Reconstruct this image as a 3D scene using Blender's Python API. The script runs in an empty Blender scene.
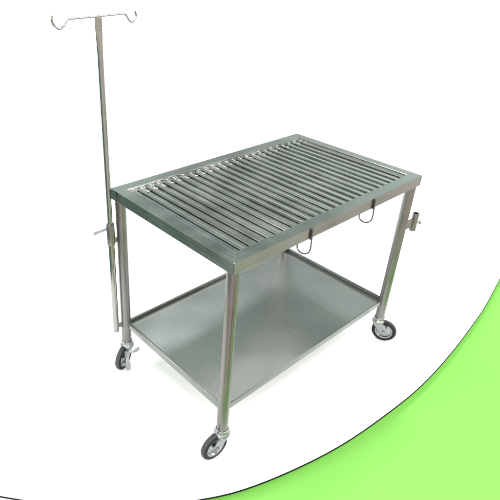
import bpy, bmesh, math, random
from mathutils import Vector, Matrix
R = math.radians
random.seed(4)
S = bpy.context.scene
C = S.collection

# ------------------------------------------------------------------ camera
cam = bpy.data.cameras.new('camera')
co = bpy.data.objects.new('camera', cam); C.objects.link(co)
rx, ux, dx = ((0.758465, -0.651155, 0.026972), (0.291648, 0.376141, 0.879465), (0.582814, 0.659178, -0.475198))
m = Matrix.Identity(4)
for i in range(3):
    m[i][0] = rx[i]; m[i][1] = ux[i]; m[i][2] = -dx[i]
m.translation = Vector((-1.01968, -0.96911, 1.82310))
co.matrix_world = m
cam.sensor_width = 36; cam.sensor_fit = 'HORIZONTAL'
cam.lens = 524.966 / 500 * 36
cam.shift_x = (250 - 196.77) / 500
cam.shift_y = (224.52 - 250) / 500
cam.clip_start = 0.05; cam.clip_end = 400
S.camera = co
S.render.resolution_x = 1024; S.render.resolution_y = 1024

# ------------------------------------------------------------------ surroundings (invented bands and patches for the steel to reflect)
w = bpy.data.worlds.new('World'); S.world = w; w.use_nodes = True
nt = w.node_tree; N = nt.nodes; L = nt.links
bg = N['Background']
tc = N.new('ShaderNodeTexCoord')
def vdot(vec):
    d = N.new('ShaderNodeVectorMath'); d.operation = 'DOT_PRODUCT'; d.inputs[1].default_value = vec
    L.new(tc.outputs['Generated'], d.inputs[0]); return d.outputs['Value']
def wramp(src, lo, hi, stops):
    mr = N.new('ShaderNodeMapRange'); mr.inputs[1].default_value = lo; mr.inputs[2].default_value = hi
    L.new(src, mr.inputs[0])
    r = N.new('ShaderNodeValToRGB'); e = r.color_ramp.elements
    while len(e) < len(stops): e.new(0.5)
    for k, (p, c) in enumerate(stops): e[k].position = p; e[k].color = (*c, 1)
    L.new(mr.outputs[0], r.inputs[0]); return r.outputs[0]
WORLD_UP = [(0.0, (.30, .30, .28)), (.5, (1.0, 1.08, 1.03)), (.60, (2.1, 2.25, 2.16)), (.68, (1.35, 1.49, 1.41)), (.75, (1.15, 1.28, 1.20)), (.86, (.42, .49, .46)), (1.0, (.50, .58, .54))]
WORLD_SIDE = [(0.0, (1.25, 1.12, 1.02)), (.35, (1.0, .95, .9)), (.6, (.92, .99, .95)), (1.0, (.95, 1.03, .99))]
up = wramp(vdot((0, 0, 1)), -1, 1, WORLD_UP)
side = wramp(vdot((0.55, 0.83, 0)), -1, 1, WORLD_SIDE)
mx = N.new('ShaderNodeMix'); mx.data_type = 'RGBA'; mx.blend_type = 'MULTIPLY'; mx.inputs[0].default_value = 1
L.new(up, mx.inputs[6]); L.new(side, mx.inputs[7])
nz = N.new('ShaderNodeTexNoise'); nz.inputs['Scale'].default_value = 2.3; nz.inputs['Detail'].default_value = 3
L.new(tc.outputs['Generated'], nz.inputs['Vector'])
nr = N.new('ShaderNodeValToRGB'); nr.color_ramp.elements[0].position = .40; nr.color_ramp.elements[1].position = .62
nr.color_ramp.elements[0].color = (.34, .34, .34, 1); nr.color_ramp.elements[1].color = (1.55, 1.55, 1.55, 1)
L.new(nz.outputs[0], nr.inputs[0])
mx2 = N.new('ShaderNodeMix'); mx2.data_type = 'RGBA'; mx2.blend_type = 'MULTIPLY'; mx2.inputs[0].default_value = 1
L.new(mx.outputs[2], mx2.inputs[6]); L.new(nr.outputs[0], mx2.inputs[7])
L.new(mx2.outputs[2], bg.inputs[0])
bg.inputs[1].default_value = 1.0

# ------------------------------------------------------------------ added fill suns, spread round the trolley so its shadow dissolves
def lamp(az, el, e, ang, col=(1, 1, 1)):
    l = bpy.data.lights.new('fill_sun', 'SUN'); l.energy = e; l.angle = R(ang); l.color = col
    o = bpy.data.objects.new('fill_sun', l); C.objects.link(o)
    d = Vector((math.cos(R(az)) * math.cos(R(el)), math.sin(R(az)) * math.cos(R(el)), math.sin(R(el))))
    o.rotation_euler = d.to_track_quat('Z', 'Y').to_euler(); o.location = d * 6
lamp(228, 60, 1.35, 12)
lamp(150, 34, .8, 25)
lamp(300, 34, .8, 25, (1, .97, .93))
lamp(195, 26, .8, 25)
lamp(262, 26, .8, 25, (1, .97, .93))
lamp(45, 60, 1.3, 8)  # added to strike glints on ripples and edges
lamp(-25, 40, .9, 25)
lamp(118, 42, .8, 25)
S.view_settings.view_transform = 'Standard'; S.view_settings.look = 'None'
S.view_settings.exposure = 0; S.view_settings.gamma = 1

# ------------------------------------------------------------------ materials
def mat(name, col, rough=.4, metal=0.0, grain=None, bump=.0, var=.0, spec=.5, patch=9, blotch=0.0):
    """grain = noise scale per axis (stretched along the brushing direction)"""
    M = bpy.data.materials.new(name); M.use_nodes = True
    n = M.node_tree.nodes; l = M.node_tree.links; b = n['Principled BSDF']
    b.inputs['Base Color'].default_value = (*col, 1); b.inputs['Roughness'].default_value = rough
    b.inputs['Metallic'].default_value = metal; b.inputs['Specular IOR Level'].default_value = spec
    if grain:
        t = n.new('ShaderNodeTexCoord'); mp = n.new('ShaderNodeMapping'); mp.inputs['Scale'].default_value = grain
        l.new(t.outputs['Object'], mp.inputs['Vector'])
        z = n.new('ShaderNodeTexNoise'); z.inputs['Scale'].default_value = 1; z.inputs['Detail'].default_value = 4
        z.inputs['Roughness'].default_value = .65
        l.new(mp.outputs[0], z.inputs['Vector'])
        if bump:
            bp = n.new('ShaderNodeBump'); bp.inputs['Strength'].default_value = bump; bp.inputs['Distance'].default_value = .002
            l.new(z.outputs[0], bp.inputs['Height']); l.new(bp.outputs[0], b.inputs['Normal'])
        z2 = n.new('ShaderNodeTexNoise'); z2.inputs['Scale'].default_value = patch; z2.inputs['Detail'].default_value = 5
        l.new(t.outputs['Object'], z2.inputs['Vector'])
        ad = n.new('ShaderNodeMath'); ad.operation = 'ADD'; l.new(z.outputs[0], ad.inputs[0]); l.new(z2.outputs[0], ad.inputs[1])
        mr = n.new('ShaderNodeMapRange'); mr.inputs[1].default_value = .7; mr.inputs[2].default_value = 1.3
        mr.inputs[3].default_value = max(.03, rough - .10 - blotch); mr.inputs[4].default_value = rough + .10 + blotch
        l.new(ad.outputs[0], mr.inputs[0]); l.new(mr.outputs[0], b.inputs['Roughness'])
        if var:
            m2 = n.new('ShaderNodeMapRange'); m2.inputs[1].default_value = .7; m2.inputs[2].default_value = 1.3
            m2.inputs[3].default_value = 1 - var; m2.inputs[4].default_value = 1 + var
            l.new(ad.outputs[0], m2.inputs[0])
            mm = n.new('ShaderNodeVectorMath'); mm.operation = 'SCALE'; mm.inputs[0].default_value = col
            l.new(m2.outputs[0], mm.inputs['Scale']); l.new(mm.outputs[0], b.inputs['Base Color'])
    return M
ST = (.26, .272, .264)
M = dict(
    steel_x=mat('brushed_steel_along', ST, .25, 1, (3, 320, 320), 0, .09, blotch=-.03),
    steel_y=mat('brushed_steel_across', ST, .25, 1, (320, 3, 320), 0, .09, blotch=-.03),
    steel_z=mat('brushed_steel_upright', (.235, .222, .218), .33, 1, (260, 260, 2.5), .03, .14),
    tray=mat('tray_steel', (.335, .34, .335), .26, .93, (160, 4, 160), 0, .025, patch=4, blotch=-.075),
    bed=mat('bed_steel', (.42, .405, .395), .25, 1, (200, 8, 200), .02, .10),
    tube=mat('polished_steel_tube', (.34, .34, .33), .17, 1, (200, 200, 3), .05, .08),
    chrome=mat('zinc_plated_steel', (.33, .345, .355), .27, 1, (60, 60, 60), .03, .12),
    wire=mat('steel_wire', (.17, .17, .165), .3, 1, (40, 40, 40), .05, .1),
    rubber=mat('black_rubber', (.012, .012, .013), .6, 0, (90, 90, 90), .10, .15, spec=.25),
    tread=mat('grey_rubber_tread', (.05, .05, .053), .65, 0, (90, 90, 90), .10, .15, spec=.25),
    slat=mat('slat_steel', (.295, .307, .299), .23, 1, (320, 3, 320), 0, .10, blotch=-.02),
    glint=mat('bright_glint_metal', (.62, .60, .59), .34, 1, (300, 300, 300), .15, .2),  # pale base colour paints the glints at the slat ends
    bounce=mat('bounce_steel', (.80, .80, .79), .14, 1, (4, 120, 120), 0, .05, blotch=-.05),
    dark=mat('dark_gap', (.02, .02, .02), .7),
    white=mat('white_graphic', (.86, .86, .86), .9, 0, (6, 6, 6), 0, .01, spec=.1),
    green=mat('green_graphic', (.205, .505, .098), .9, 0, (6, 6, 6), 0, .01, spec=.1),
    trim=mat('black_graphic_line', (.01, .01, .01), .8, spec=.1),
    floor_tint=mat('green_reflection_tint', (.065, .115, .088), .7, 0, (3, 3, 3), 0, .9, spec=.2, patch=1.6),
    concrete=mat('grey_concrete', (.42, .36, .34), .8, 0, (3, 3, 3), 0, 1.1, spec=.2, patch=1.6),  # unseen surround; warm patches added to streak the steel's reflections
)

def flecks(M4, scale, thr, col):
    """small dried water spots on the sheet"""
    n = M4.node_tree.nodes; l = M4.node_tree.links; b = n['Principled BSDF']
    t = n.new('ShaderNodeTexCoord'); v = n.new('ShaderNodeTexVoronoi'); v.inputs['Scale'].default_value = scale
    l.new(t.outputs['Object'], v.inputs['Vector'])
    sp = n.new('ShaderNodeSeparateColor'); l.new(v.outputs['Color'], sp.inputs[0])
    pick = n.new('ShaderNodeMath'); pick.operation = 'GREATER_THAN'; pick.inputs[1].default_value = .80; l.new(sp.outputs[0], pick.inputs[0])
    near = n.new('ShaderNodeMapRange'); near.inputs[1].default_value = thr; near.inputs[2].default_value = thr * .4; near.inputs[3].default_value = 0; near.inputs[4].default_value = 1
    l.new(v.outputs['Distance'], near.inputs[0])
    mu = n.new('ShaderNodeMath'); mu.operation = 'MULTIPLY'; l.new(pick.outputs[0], mu.inputs[0]); l.new(near.outputs[0], mu.inputs[1])
    mx = n.new('ShaderNodeMix'); mx.data_type = 'RGBA'; mx.inputs[7].default_value = (*col, 1)
    src = b.inputs['Base Color'].links[0].from_socket
    l.new(mu.outputs[0], mx.inputs[0]); l.new(src, mx.inputs[6]); l.new(mx.outputs[2], b.inputs['Base Color'])
flecks(M['tray'], 22, .055, (.85, .85, .83))
flecks(M['steel_z'], 30, .05, (.10, .10, .095))
# ------------------------------------------------------------------ helpers
def obj(name, bm, mt, parent=None, smooth=False, bevel=0, seg=2):
    me = bpy.data.meshes.new(name)
    bmesh.ops.recalc_face_normals(bm, faces=bm.faces)
    bm.to_mesh(me); bm.free()
    o = bpy.data.objects.new(name, me); C.objects.link(o)
    for q in (mt if isinstance(mt, (list, tuple)) else [mt]): me.materials.append(q)
    if smooth:
        for f in me.polygons: f.use_smooth = True
        try: me.set_sharp_from_angle(angle=R(38))
        except Exception: pass
    if parent: o.parent = parent
    if bevel:
        b = o.modifiers.new('bevel', 'BEVEL'); b.width = bevel; b.segments = seg; b.limit_method = 'ANGLE'; b.angle_limit = R(35)
    return o
def box(bm, a, b, M4=None):
    r = bmesh.ops.create_cube(bm, size=1)
    ce = [(a[i] + b[i]) / 2 for i in range(3)]; sc = [abs(b[i] - a[i]) for i in range(3)]
    for v in r['verts']:
        v.co = Vector((v.co.x * sc[0] + ce[0], v.co.y * sc[1] + ce[1], v.co.z * sc[2] + ce[2]))
        if M4: v.co = M4 @ v.co
def cyl(bm, p, q, r, r2=None, n=28, caps=True):
    p, q = Vector(p), Vector(q); d = q - p
    M4 = Matrix.Translation((p + q) / 2) @ d.to_track_quat('Z', 'Y').to_matrix().to_4x4()
    bmesh.ops.create_cone(bm, cap_ends=caps, segments=n, radius1=r, radius2=r if r2 is None else r2, depth=d.length, matrix=M4)
def pipe(bm, pts, r, n=10, sub=6, flat=None):
    P = [Vector(p) for p in pts]
    if sub > 1 and len(P) > 2:
        Q = []
        for i in range(len(P) - 1):
            a, b = P[i], P[i + 1]; z = P[i - 1] if i else 2 * a - b; c = P[i + 2] if i + 2 < len(P) else 2 * b - a
            for k in range(sub):
                t = k / sub
                Q.append(.5 * ((2 * a) + (b - z) * t + (2 * z - 5 * a + 4 * b - c) * t * t + (3 * a - z - 3 * b + c) * t ** 3))
        P = Q + [P[-1]]
    rings = []; up_ = None
    for i, p in enumerate(P):
        t = (P[min(i + 1, len(P) - 1)] - P[max(i - 1, 0)]).normalized()
        if up_ is None: up_ = t.orthogonal().normalized()
        up_ = (up_ - t * up_.dot(t)).normalized(); s = t.cross(up_)
        rings.append([bm.verts.new(p + r * (math.cos(2 * math.pi * k / n) * up_ + math.sin(2 * math.pi * k / n) * s)) for k in range(n)])
    for a, b in zip(rings, rings[1:]):
        for k in range(n): bm.faces.new((a[k], a[(k + 1) % n], b[(k + 1) % n], b[k]))
    bm.faces.new(rings[0][::-1]); bm.faces.new(rings[-1])
def lathe(bm, prof, M4=Matrix.Identity(4), n=48):
    """prof: closed list of (radius, height) turned about local Z"""
    rings = [[bm.verts.new(M4 @ Vector((r * math.cos(2 * math.pi * k / n), r * math.sin(2 * math.pi * k / n), z))) for k in range(n)] for r, z in prof]
    for i in range(len(prof)):
        a, b = rings[i], rings[(i + 1) % len(prof)]
        for k in range(n): bm.faces.new((a[k], a[(k + 1) % n], b[(k + 1) % n], b[k]))
def empty(name, loc=(0, 0, 0), rz=0, parent=None):
    o = bpy.data.objects.new(name, None); C.objects.link(o); o.location = loc; o.rotation_euler.z = rz
    o.empty_display_size = .05
    if parent: o.parent = parent
    return o

# ------------------------------------------------------------------ setting
def struct(name, bm, mt):
    o = obj(name, bm, mt); o['kind'] = 'structure'; return o
def flat(name, pts, z, mt):
    bm = bmesh.new(); bm.faces.new([bm.verts.new((x, y, z)) for x, y in pts]); return struct(name, bm, mt)
flat('floor', ((-60, -60), (60, -60), (60, 60), (-60, 60)), -.046, M['concrete'])
flat('reflection_tint_strip', ((-9, -2), (-1.15, -.25), (-.50, 1.1), (.3, 3.2), (5.9, 17), (5, 40), (-9, 40)), -.044, M['floor_tint'])  # added out of view to darken and green the steel's reflections
# white part of a flat layout graphic, laid as a board with bowed front
bow = [(-.93, .66), (-.72, .39), (-.46, .117), (-.17, -.077), (.05, -.174), (.373, -.256), (.69, -.294), (1.076, -.308), (1.62, -.262), (2.27, -.157), (4.6, .32), (8, 1.1)]
def spline(P, sub=24):
    P = [Vector(p) for p in P]; Q = []
    for i in range(len(P) - 1):
        a, b = P[i], P[i + 1]; z = P[i - 1] if i else 2 * a - b; c = P[i + 2] if i + 2 < len(P) else 2 * b - a
        for k in range(sub):
            t = k / sub
            Q.append(.5 * ((2 * a) + (b - z) * t + (2 * z - 5 * a + 4 * b - c) * t * t + (3 * a - z - 3 * b + c) * t ** 3))
    return Q + [P[-1]]
edge = spline(bow)
for _ in range(30):
    edge = [edge[0]] + [(edge[i - 1] + 2 * edge[i] + edge[i + 1]) / 4 for i in range(1, len(edge) - 1)] + [edge[-1]]
def sheet(name, outline, z, th, mt):
    bm = bmesh.new()
    f = bm.faces.new([bm.verts.new((p[0], p[1], z)) for p in outline])
    r = bmesh.ops.extrude_face_region(bm, geom=[f])
    for v in r['geom']:
        if isinstance(v, bmesh.types.BMVert): v.co.z -= th
    return struct(name, bm, mt)
sheet('white_graphic_ground', [(p.x, p.y) for p in edge] + [(55, 18), (55, 58), (20, 58), (5.6, 17.2), (1.1, 5.8), (0, 3.0), (-.5, 1.7), (-.85, .88)], 0, .004, M['white'])
sheet('green_graphic_corner', [(-.60, .45), (-.36, -.13), (-.1, -.36), (.7, -.95), (1.35, -.75), (3.5, -.1), (3.6, .5), (.5, .9), (-.3, .7)], -.036, .004, M['green'])  # green corner of the graphic, set lower so the board shades it
sheet('white_under_sheet', [(-1.05, .62), (-.95, .22), (-.36, -.20), (-.2, .4), (-.6, .9)], -.042, .002, M['white'])  # added below to keep the graphic's lower corner white
bm = bmesh.new()                                   # the graphic's thin black outline along the bow
for i in range(len(edge) - 1):
    a, b = edge[i], edge[i + 1]
    def nrm(i):
        t = (edge[min(i + 1, len(edge) - 1)] - edge[max(i - 1, 0)]).normalized(); return Vector((t.y, -t.x))
    o0, o1 = a + nrm(i) * .0004, b + nrm(i + 1) * .0004; p0, p1 = a + nrm(i) * .0028, b + nrm(i + 1) * .0028
    q = [(o0.x, o0.y, .0006), (p0.x, p0.y, .0006), (p1.x, p1.y, .0006), (o1.x, o1.y, .0006)]
    bm.faces.new([bm.verts.new(p) for p in q])
    bm.faces.new([bm.verts.new(p) for p in (q[1], (p0.x, p0.y, -.0058), (p1.x, p1.y, -.0058), q[2])])
struct('graphic_outline', bm, M['trim'])

# ------------------------------------------------------------------ the trolley
LX, WY, H, RIM, BR = 1.1714, .7208, .93, .0467, .048
INS, LR = .0274, .0225
T = empty('surgery_trolley')
T['label'] = 'stainless steel animal operating table with slatted top and lower shelf on four casters'
T['category'] = 'trolley table'

def rail(p0, p1, q1, q0, mt):
    bm = bmesh.new()
    v = [bm.verts.new((x, y, z)) for z in (H, H - RIM) for x, y in (p0, p1, q1, q0)]
    bm.faces.new(v[:4]); bm.faces.new(v[4:][::-1])
    for k in range(4): bm.faces.new((v[k], v[k + 4], v[(k + 1) % 4 + 4], v[(k + 1) % 4]))
    return obj('rail', bm, mt, T, bevel=.0016)
e = .0002
rail((e, 0), (LX - e, 0), (LX - BR, BR - e), (BR, BR - e), M['steel_x'])
rail((e, WY), (LX - e, WY), (LX - BR, WY - BR + e), (BR, WY - BR + e), M['steel_x'])
rail((0, e), (0, WY - e), (BR - e, WY - BR), (BR - e, BR), M['steel_y'])
rail((LX, e), (LX, WY - e), (LX - BR + e, WY - BR), (LX - BR + e, BR), M['steel_y'])

# recessed bed under the slats, coved up at the far side
zb, zt = H - .0102, H - .0062
bm = bmesh.new()
prof = [(BR - .004, zb - .001), (BR + .002, zb - .001), (.30, zb - .0013), (.60, zb - .0014), (.618, zb - .0014), (.622, zb - .0012), (.627, zb + .0002), (.633, zb + .0006), (.639, zb - .0002), (.648, zb - .0002), (.655, zb + .0006), (.660, zb + .0026), (.665, zb + .0056), (.670, zb + .0084), (WY - BR + .003, zb + .0086)]
rows = []
nx = 300
for y, z in prof:
    rows.append([bm.verts.new((BR - .004 + (LX - 2 * BR + .008) * k / nx, y, z + (random.uniform(-.0005, .0005) if .62 < y < .67 else .00035 * math.sin(k * .071 + y * 9) * math.sin(y * 7 + 1)))) for k in range(nx + 1)])
for a, b in zip(rows, rows[1:]):
    for k in range(nx): bm.faces.new((a[k], a[k + 1], b[k + 1], b[k]))
bed = obj('bed', bm, M['bed'], T, smooth=True)
for k in range(-1, 24):
    x0 = .084 + .0437 * k; x1 = x0 + .0175
    if k < 0: x0, x1 = BR + .0012, .0770
    bm = bmesh.new()
    secs = [(BR - .003, zt), (.640, zt), (.648, zt), (.655, zt - .0002), (.658, zt - .0010)]
    tl = random.uniform(-.00035, .00035); sg = random.uniform(-.0004, .0004)
    secs = [(y, t + sg * math.sin((y - BR) * 5)) for y, t in secs[:1] + [(.15, zt), (.25, zt), (.36, zt), (.47, zt), (.57, zt)] + secs[1:]]
    wv = random.uniform(0, 6)
    L0 = []
    for y, t in secs:
        cr = .0009 + .00025 * math.sin(y * 6 + wv)          # pressed slightly round
        ring = [(x0 + (x1 - x0) * q / 8, t + tl * (q / 4 - 1) - cr * (q / 4 - 1) ** 2) for q in range(9)]
        ring += [(x1 - .0008, t - .0021), (x0 + .0008, t - .0021)]
        L0.append([bm.verts.new((x, y, z)) for x, z in ring])
    for a, b in zip(L0, L0[1:]):
        for j in range(11): bm.faces.new((a[j], a[(j + 1) % 11], b[(j + 1) % 11], b[j]))
    bm.faces.new(L0[0]); bm.faces.new(L0[-1])
    obj('slat', bm, M['slat'], T, smooth=True)
# pale blobs standing in for bright reflections in the channels at the far ends of the slats
def blob(bm, x, y, z, a, b, h, rot=0):
    r = bmesh.ops.create_icosphere(bm, subdivisions=2, radius=1)
    for v in r['verts']:
        f = 1 + .28 * math.sin(v.co.x * 5 + x * 90) * math.cos(v.co.y * 4 + x * 70)
        c, q = math.cos(rot), math.sin(rot); vx, vy = v.co.x * a * f, v.co.y * b * f
        v.co = Vector((x + vx * c - vy * q, y + vx * q + vy * c, z + v.co.z * h))
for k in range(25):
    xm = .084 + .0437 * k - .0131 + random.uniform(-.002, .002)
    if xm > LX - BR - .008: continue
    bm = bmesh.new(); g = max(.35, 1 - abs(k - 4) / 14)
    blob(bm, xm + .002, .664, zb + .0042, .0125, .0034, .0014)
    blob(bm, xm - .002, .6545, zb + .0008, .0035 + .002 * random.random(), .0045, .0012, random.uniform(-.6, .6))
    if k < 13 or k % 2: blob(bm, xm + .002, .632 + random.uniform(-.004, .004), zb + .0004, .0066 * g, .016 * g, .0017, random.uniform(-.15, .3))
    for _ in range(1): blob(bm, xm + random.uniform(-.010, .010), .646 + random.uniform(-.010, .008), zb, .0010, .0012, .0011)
    obj('glint_blob', bm, M['glint'], T, smooth=True)
for k, (x, y) in enumerate(((.525, .640), (.568, .626), (.611, .640), (.6545, .640), (.567, .21))):
    bm = bmesh.new(); cyl(bm, (x, y, zb - .004), (x, y, zb + .0006), .0035, n=16)
    obj('drain_hole', bm, M['dark'], T)

bm = bmesh.new(); box(bm, (BR - .002, BR - .002, zb - .0190), (LX - BR + .002, WY - BR + .002, zb - .0175))  # unseen bright panel, added to bounce floor light onto the shelf
obj('bounce_panel', bm, M['bounce'], T)

# legs
legs = [(INS, INS), (LX - INS, INS), (INS, WY - INS), (LX - INS, WY - INS)]
for x, y in legs:
    bm = bmesh.new(); cyl(bm, (x, y, .128), (x, y, H - RIM - .0003), LR, n=56)
    obj('leg', bm, M['steel_z'], T, smooth=True)

# lower shelf: a shallow tray with raised lips between the leg centres
ZL, HS, TH = .2517, .0245, .0016
x0, x1, y0, y1 = INS - .004, LX - INS + .004, INS - .004, WY - INS + .004
SH = empty('shelf', parent=T)
bm = bmesh.new(); zf = ZL - .022
g = 30
vs = [[bm.verts.new((x0 + .0012 + (x1 - x0 - .0024) * i / g, y0 + .0012 + (y1 - y0 - .0024) * j / g,
       zf + .0007 * math.sin(i * .62 + 1) * math.sin(j * .55) - .001 * math.sin(math.pi * i / g) * math.sin(math.pi * j / g))) for i in range(g + 1)] for j in range(g + 1)]
for j in range(g):
    for i in range(g): bm.faces.new((vs[j][i], vs[j][i + 1], vs[j + 1][i + 1], vs[j + 1][i]))
o = obj('tray', bm, M['tray'], T, smooth=True)
sl = o.modifiers.new('thickness', 'SOLIDIFY'); sl.thickness = .0012; sl.offset = -1
bpy.data.objects.remove(SH)
def lip(a, b, mt):
    bm = bmesh.new(); box(bm, a, b); obj('tray_lip', bm, mt, T, bevel=.0009)
lip((x0, y0, ZL - HS), (x1, y0 + .003, ZL), M['steel_x'])
lip((x0, y1 - .003, ZL - HS), (x1, y1, ZL), M['steel_x'])
lip((x0, y0 + .0031, ZL - HS), (x0 + .003, y1 - .0031, ZL), M['steel_y'])
lip((x1 - .003, y0 + .0031, ZL - HS), (x1, y1 - .0031, ZL), M['steel_y'])

# casters
def caster(x, y, az, brake=False):
    c = empty('caster', (x, y, 0), az, T)              # local +X is the trailing direction, axle along local Y
    off, wr, ww = .036, .0615, .0125
    bm = bmesh.new()
    lathe(bm, [(.004, .106), (.030, .106), (.033, .110), (.033, .118), (.029, .124), (.0255, .130), (.0255, .141), (.0245, .142), (.004, .142)], n=40)
    obj('socket', bm, M['chrome'], c, smooth=True)
    bm = bmesh.new()                                   # fork: crown plate and two tapering cheeks
    box(bm, (-.026, -.0215, .100), (.036, .0215, .1058))
    for s in (-1, 1):
        yy = s * .0195
        P = [(-.024, .104), (.037, .104), (.050, .080), (off + .013, .056), (off, .049), (off - .012, .056), (-.010, .084)]
        a = [bm.verts.new((px, yy - .0013, pz)) for px, pz in P]; b = [bm.verts.new((px, yy + .0013, pz)) for px, pz in P]
        bm.faces.new(a); bm.faces.new(b[::-1])
        for k in range(len(P)): bm.faces.new((a[k], b[k], b[(k + 1) % len(P)], a[(k + 1) % len(P)]))
    obj('fork', bm, M['chrome'], c, bevel=.0008)
    wh = Matrix.Translation((off, 0, wr)) @ Matrix.Rotation(R(90), 4, 'X')
    bm = bmesh.new()
    ri = .043
    lathe(bm, [(ri, -ww * .95), (.052, -ww), (.0585, -ww * .8), (wr, -ww * .35), (wr, ww * .35), (.0585, ww * .8), (.052, ww), (ri, ww * .95)], wh, 64)
    bm.faces.ensure_lookup_table()
    t = obj('tyre', bm, [M['rubber'], M['tread']], None, smooth=True)
    for f in t.data.polygons:
        ce = f.center - Vector((off, 0, wr)); 
        if math.hypot(ce.x, ce.z) > .0572: f.material_index = 1
    t.parent = c
    bm = bmesh.new()
    lathe(bm, [(.004, -.006), (.016, -.006), (.020, -.0035), (.034, -.0035), (.038, -ww * .8), (.0445, -ww * .95), (.0445, ww * .95), (.038, ww * .8), (.034, .0035), (.020, .0035), (.016, .006), (.004, .006)], wh, 64)
    obj('rim', bm, M['chrome'], c, smooth=True)
    bm = bmesh.new()
    cyl(bm, (off, -.026, wr), (off, .026, wr), .0052, n=16)
    cyl(bm, (off, -.0265, wr), (off, -.021, wr), .0095, n=6); cyl(bm, (off, .021, wr), (off, .0265, wr), .0095, n=6)
    obj('axle_bolt', bm, M['chrome'], c)
    if brake:
        bm = bmesh.new()                               # foot pedal and release tab of the brake
        return c
    return c
caster(*legs[0], R(176))
caster(*legs[1], R(-66))
cA = caster(*legs[2], R(205))
caster(*legs[3], R(60))
# brake on the caster beside the drip pole: two pressed levers on a cross pin
def lever(name, pts, wdt, th, par, side, mt='chrome'):
    bm = bmesh.new(); n = len(pts); rows = []
    P = [Vector(p) for p in pts]; sd = Vector(side).normalized()
    for i, p in enumerate(P):
        t = (P[min(i + 1, n - 1)] - P[max(i - 1, 0)]).normalized(); nn = t.cross(sd).normalized()
        hw = wdt[i] / 2
        rows.append([bm.verts.new(p + a * hw * sd + b * th / 2 * nn) for a, b in ((-1, -1), (1, -1), (1, 1), (-1, 1))])
    for a, b in zip(rows, rows[1:]):
        for k in range(4): bm.faces.new((a[k], a[(k + 1) % 4], b[(k + 1) % 4], b[k]))
    bm.faces.new(rows[0]); bm.faces.new(rows[-1])
    return obj(name, bm, M[mt], par, smooth=False, bevel=.0012)
# (world-aligned points turned into the caster's own frame)
def loc(p):
    return cA_inv @ Vector(p)
cA_inv = (Matrix.Translation(cA.location) @ Matrix.Rotation(R(205), 4, 'Z')).inverted()
lx, ly = legs[2]
vd = Vector((.47, .77, -.42))
def facing(a, b): return cA_inv.to_3x3() @ ((Vector(b) - Vector(a)).cross(vd)).normalized()
P = [(lx - .012, ly - .030, .090), (lx + .004, ly - .040, .090), (lx + .016, ly - .047, .096), (lx + .027, ly - .053, .105), (lx + .033, ly - .056, .110)]
lever('brake_pedal', [loc(p) for p in P], (.007, .010, .017, .019, .011), .004, cA, facing(P[0], P[-1]))
P = [(lx - .020, ly - .030, .084), (lx - .030, ly - .046, .060), (lx - .034, ly - .052, .044), (lx - .036, ly - .055, .028), (lx - .037, ly - .057, .018)]
lever('brake_tab', [loc(p) for p in P], (.009, .016, .024, .023, .013), .004, cA, facing(P[0], P[-1]))

# hooks on the long rail
for hx in (.3885, .7905):
    hk = empty('tie_hook', (hx, 0, 0), 0, T)
    bm = bmesh.new(); box(bm, (-.0035, -.0034, .880), (.0035, -.0004, .9225)); box(bm, (-.0055, -.0052, .9215), (.0055, -.0002, .9285))
    obj('hook_plate', bm, M['wire'], hk, bevel=.0006)
    bm = bmesh.new()
    pipe(bm, [(0, -.0062, .922), (0, -.0064, .90), (.001, -.0066, .87), (.001, -.007, .848), (.001, -.003, .828), (0, .010, .814), (0, .028, .809), (0, .042, .8115), (0, .050, .819), (0, .0525, .829), (0, .052, .838)], .0030)
    obj('hook_wire', bm, M['wire'], hk, smooth=True)
bm = bmesh.new(); bmesh.ops.create_uvsphere(bm, u_segments=12, v_segments=8, radius=.004, matrix=Matrix.Translation((.030, .001, .902)) @ Matrix.Diagonal((1, .4, 1, 1)))
obj('weld_spot', bm, M['steel_x'], T, smooth=True)

# spare pole socket on the right-hand leg
hx, hy, hz = 1.233, .013, .672
sk = empty('pole_socket', (hx, hy, hz), 0, T)
bm = bmesh.new()
lathe(bm, [(.0105, -.045), (.0145, -.045), (.0148, -.044), (.0148, .044), (.0145, .045), (.0105, .045)], n=40)
obj('socket_tube', bm, M['steel_z'], sk, smooth=True)
bm = bmesh.new(); box(bm, (-.0705, -.003, -.0235), (-.0135, .003, .0235), Matrix.Rotation(R(-4), 4, 'Z'))
obj('bracket_plate', bm, M['steel_x'], sk, bevel=.001)
bm = bmesh.new(); cyl(bm, (.008, -.010, -.004), (.020, -.016, -.004), .0035, n=14); cyl(bm, (.020, -.016, -.004), (.027, -.0195, -.004), .0085, n=18)
obj('thumb_screw', bm, M['chrome'], sk, bevel=.001)

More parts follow.
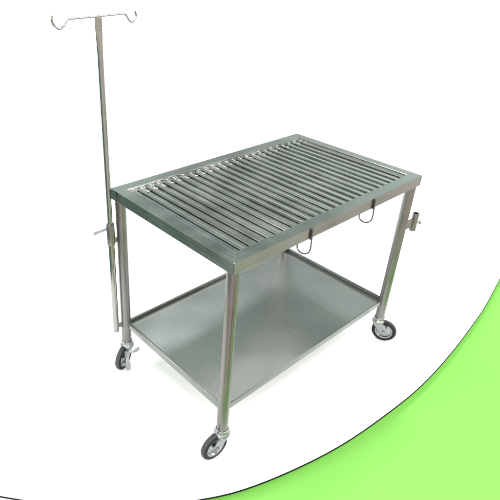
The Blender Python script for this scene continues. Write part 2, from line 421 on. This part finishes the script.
# drip pole
px, py = -.021, .703
D = empty('drip_pole', (px, py, 0), 0, T)
bm = bmesh.new()
lathe(bm, [(.0105, .215), (.0128, .213), (.0131, .216), (.0131, .775), (.0126, .777), (.0105, .777)], n=40)
obj('outer_tube', bm, M['tube'], D, smooth=True)
bm = bmesh.new()
lathe(bm, [(.0125, .682), (.0165, .682), (.0170, .684), (.0170, .776), (.0162, .779), (.0112, .779)], n=40)
obj('clamp_collar', bm, M['steel_z'], D, smooth=True)
bm = bmesh.new()                                       # inner tube, pressed flat at its top where the hooks are welded
n = 40; rings = []
for z, a, b in ((.60, .0105, .0105), (1.46, .0105, .0105), (1.50, .0118, .009), (1.54, .0140, .0052), (1.556, .0145, .0040), (1.583, .0145, .0040)):
    rings.append([bm.verts.new((a * math.cos(2 * math.pi * k / n), b * math.sin(2 * math.pi * k / n), z)) for k in range(n)])
for a, b in zip(rings, rings[1:]):
    for k in range(n): bm.faces.new((a[k], a[(k + 1) % n], b[(k + 1) % n], b[k]))
bm.faces.new(rings[0]); bm.faces.new(rings[-1])
o = obj('inner_tube', bm, M['tube'], D, smooth=True)
bm = bmesh.new(); t8 = R(8)
hk = [(-.186, .016), (-.187, -.001), (-.178, -.018), (-.160, -.028), (-.142, -.019), (-.129, -.004), (-.117, 0), (-.06, 0), (0, 0), (.06, 0), (.118, 0), (.129, -.008), (.142, -.025), (.157, -.031), (.170, -.023), (.177, -.010), (.171, .004)]
pipe(bm, [(s * math.cos(t8), s * math.sin(t8), 1.587 + z) for s, z in hk], .0036, n=12, sub=5)
obj('drip_hooks', bm, M['tube'], D, smooth=True)
bm = bmesh.new(); cyl(bm, (0, -.009, 1.545), (0, -.003, 1.545), .0035, n=12)
obj('rivet', bm, M['chrome'], D)
lever('clamp_lever', [(-.012, .006, .757), (-.030, .020, .748), (-.046, .034, .738), (-.057, .043, .732)], (.010, .011, .014, .012), .006, D, (.3, .2, .9), 'wire')
for z in (.245, .70):
    bm = bmesh.new(); box(bm, (.012, -.010, z - .012), (.0290, -.006, z + .012)); obj('pole_bracket', bm, M['steel_x'], D, bevel=.0006)
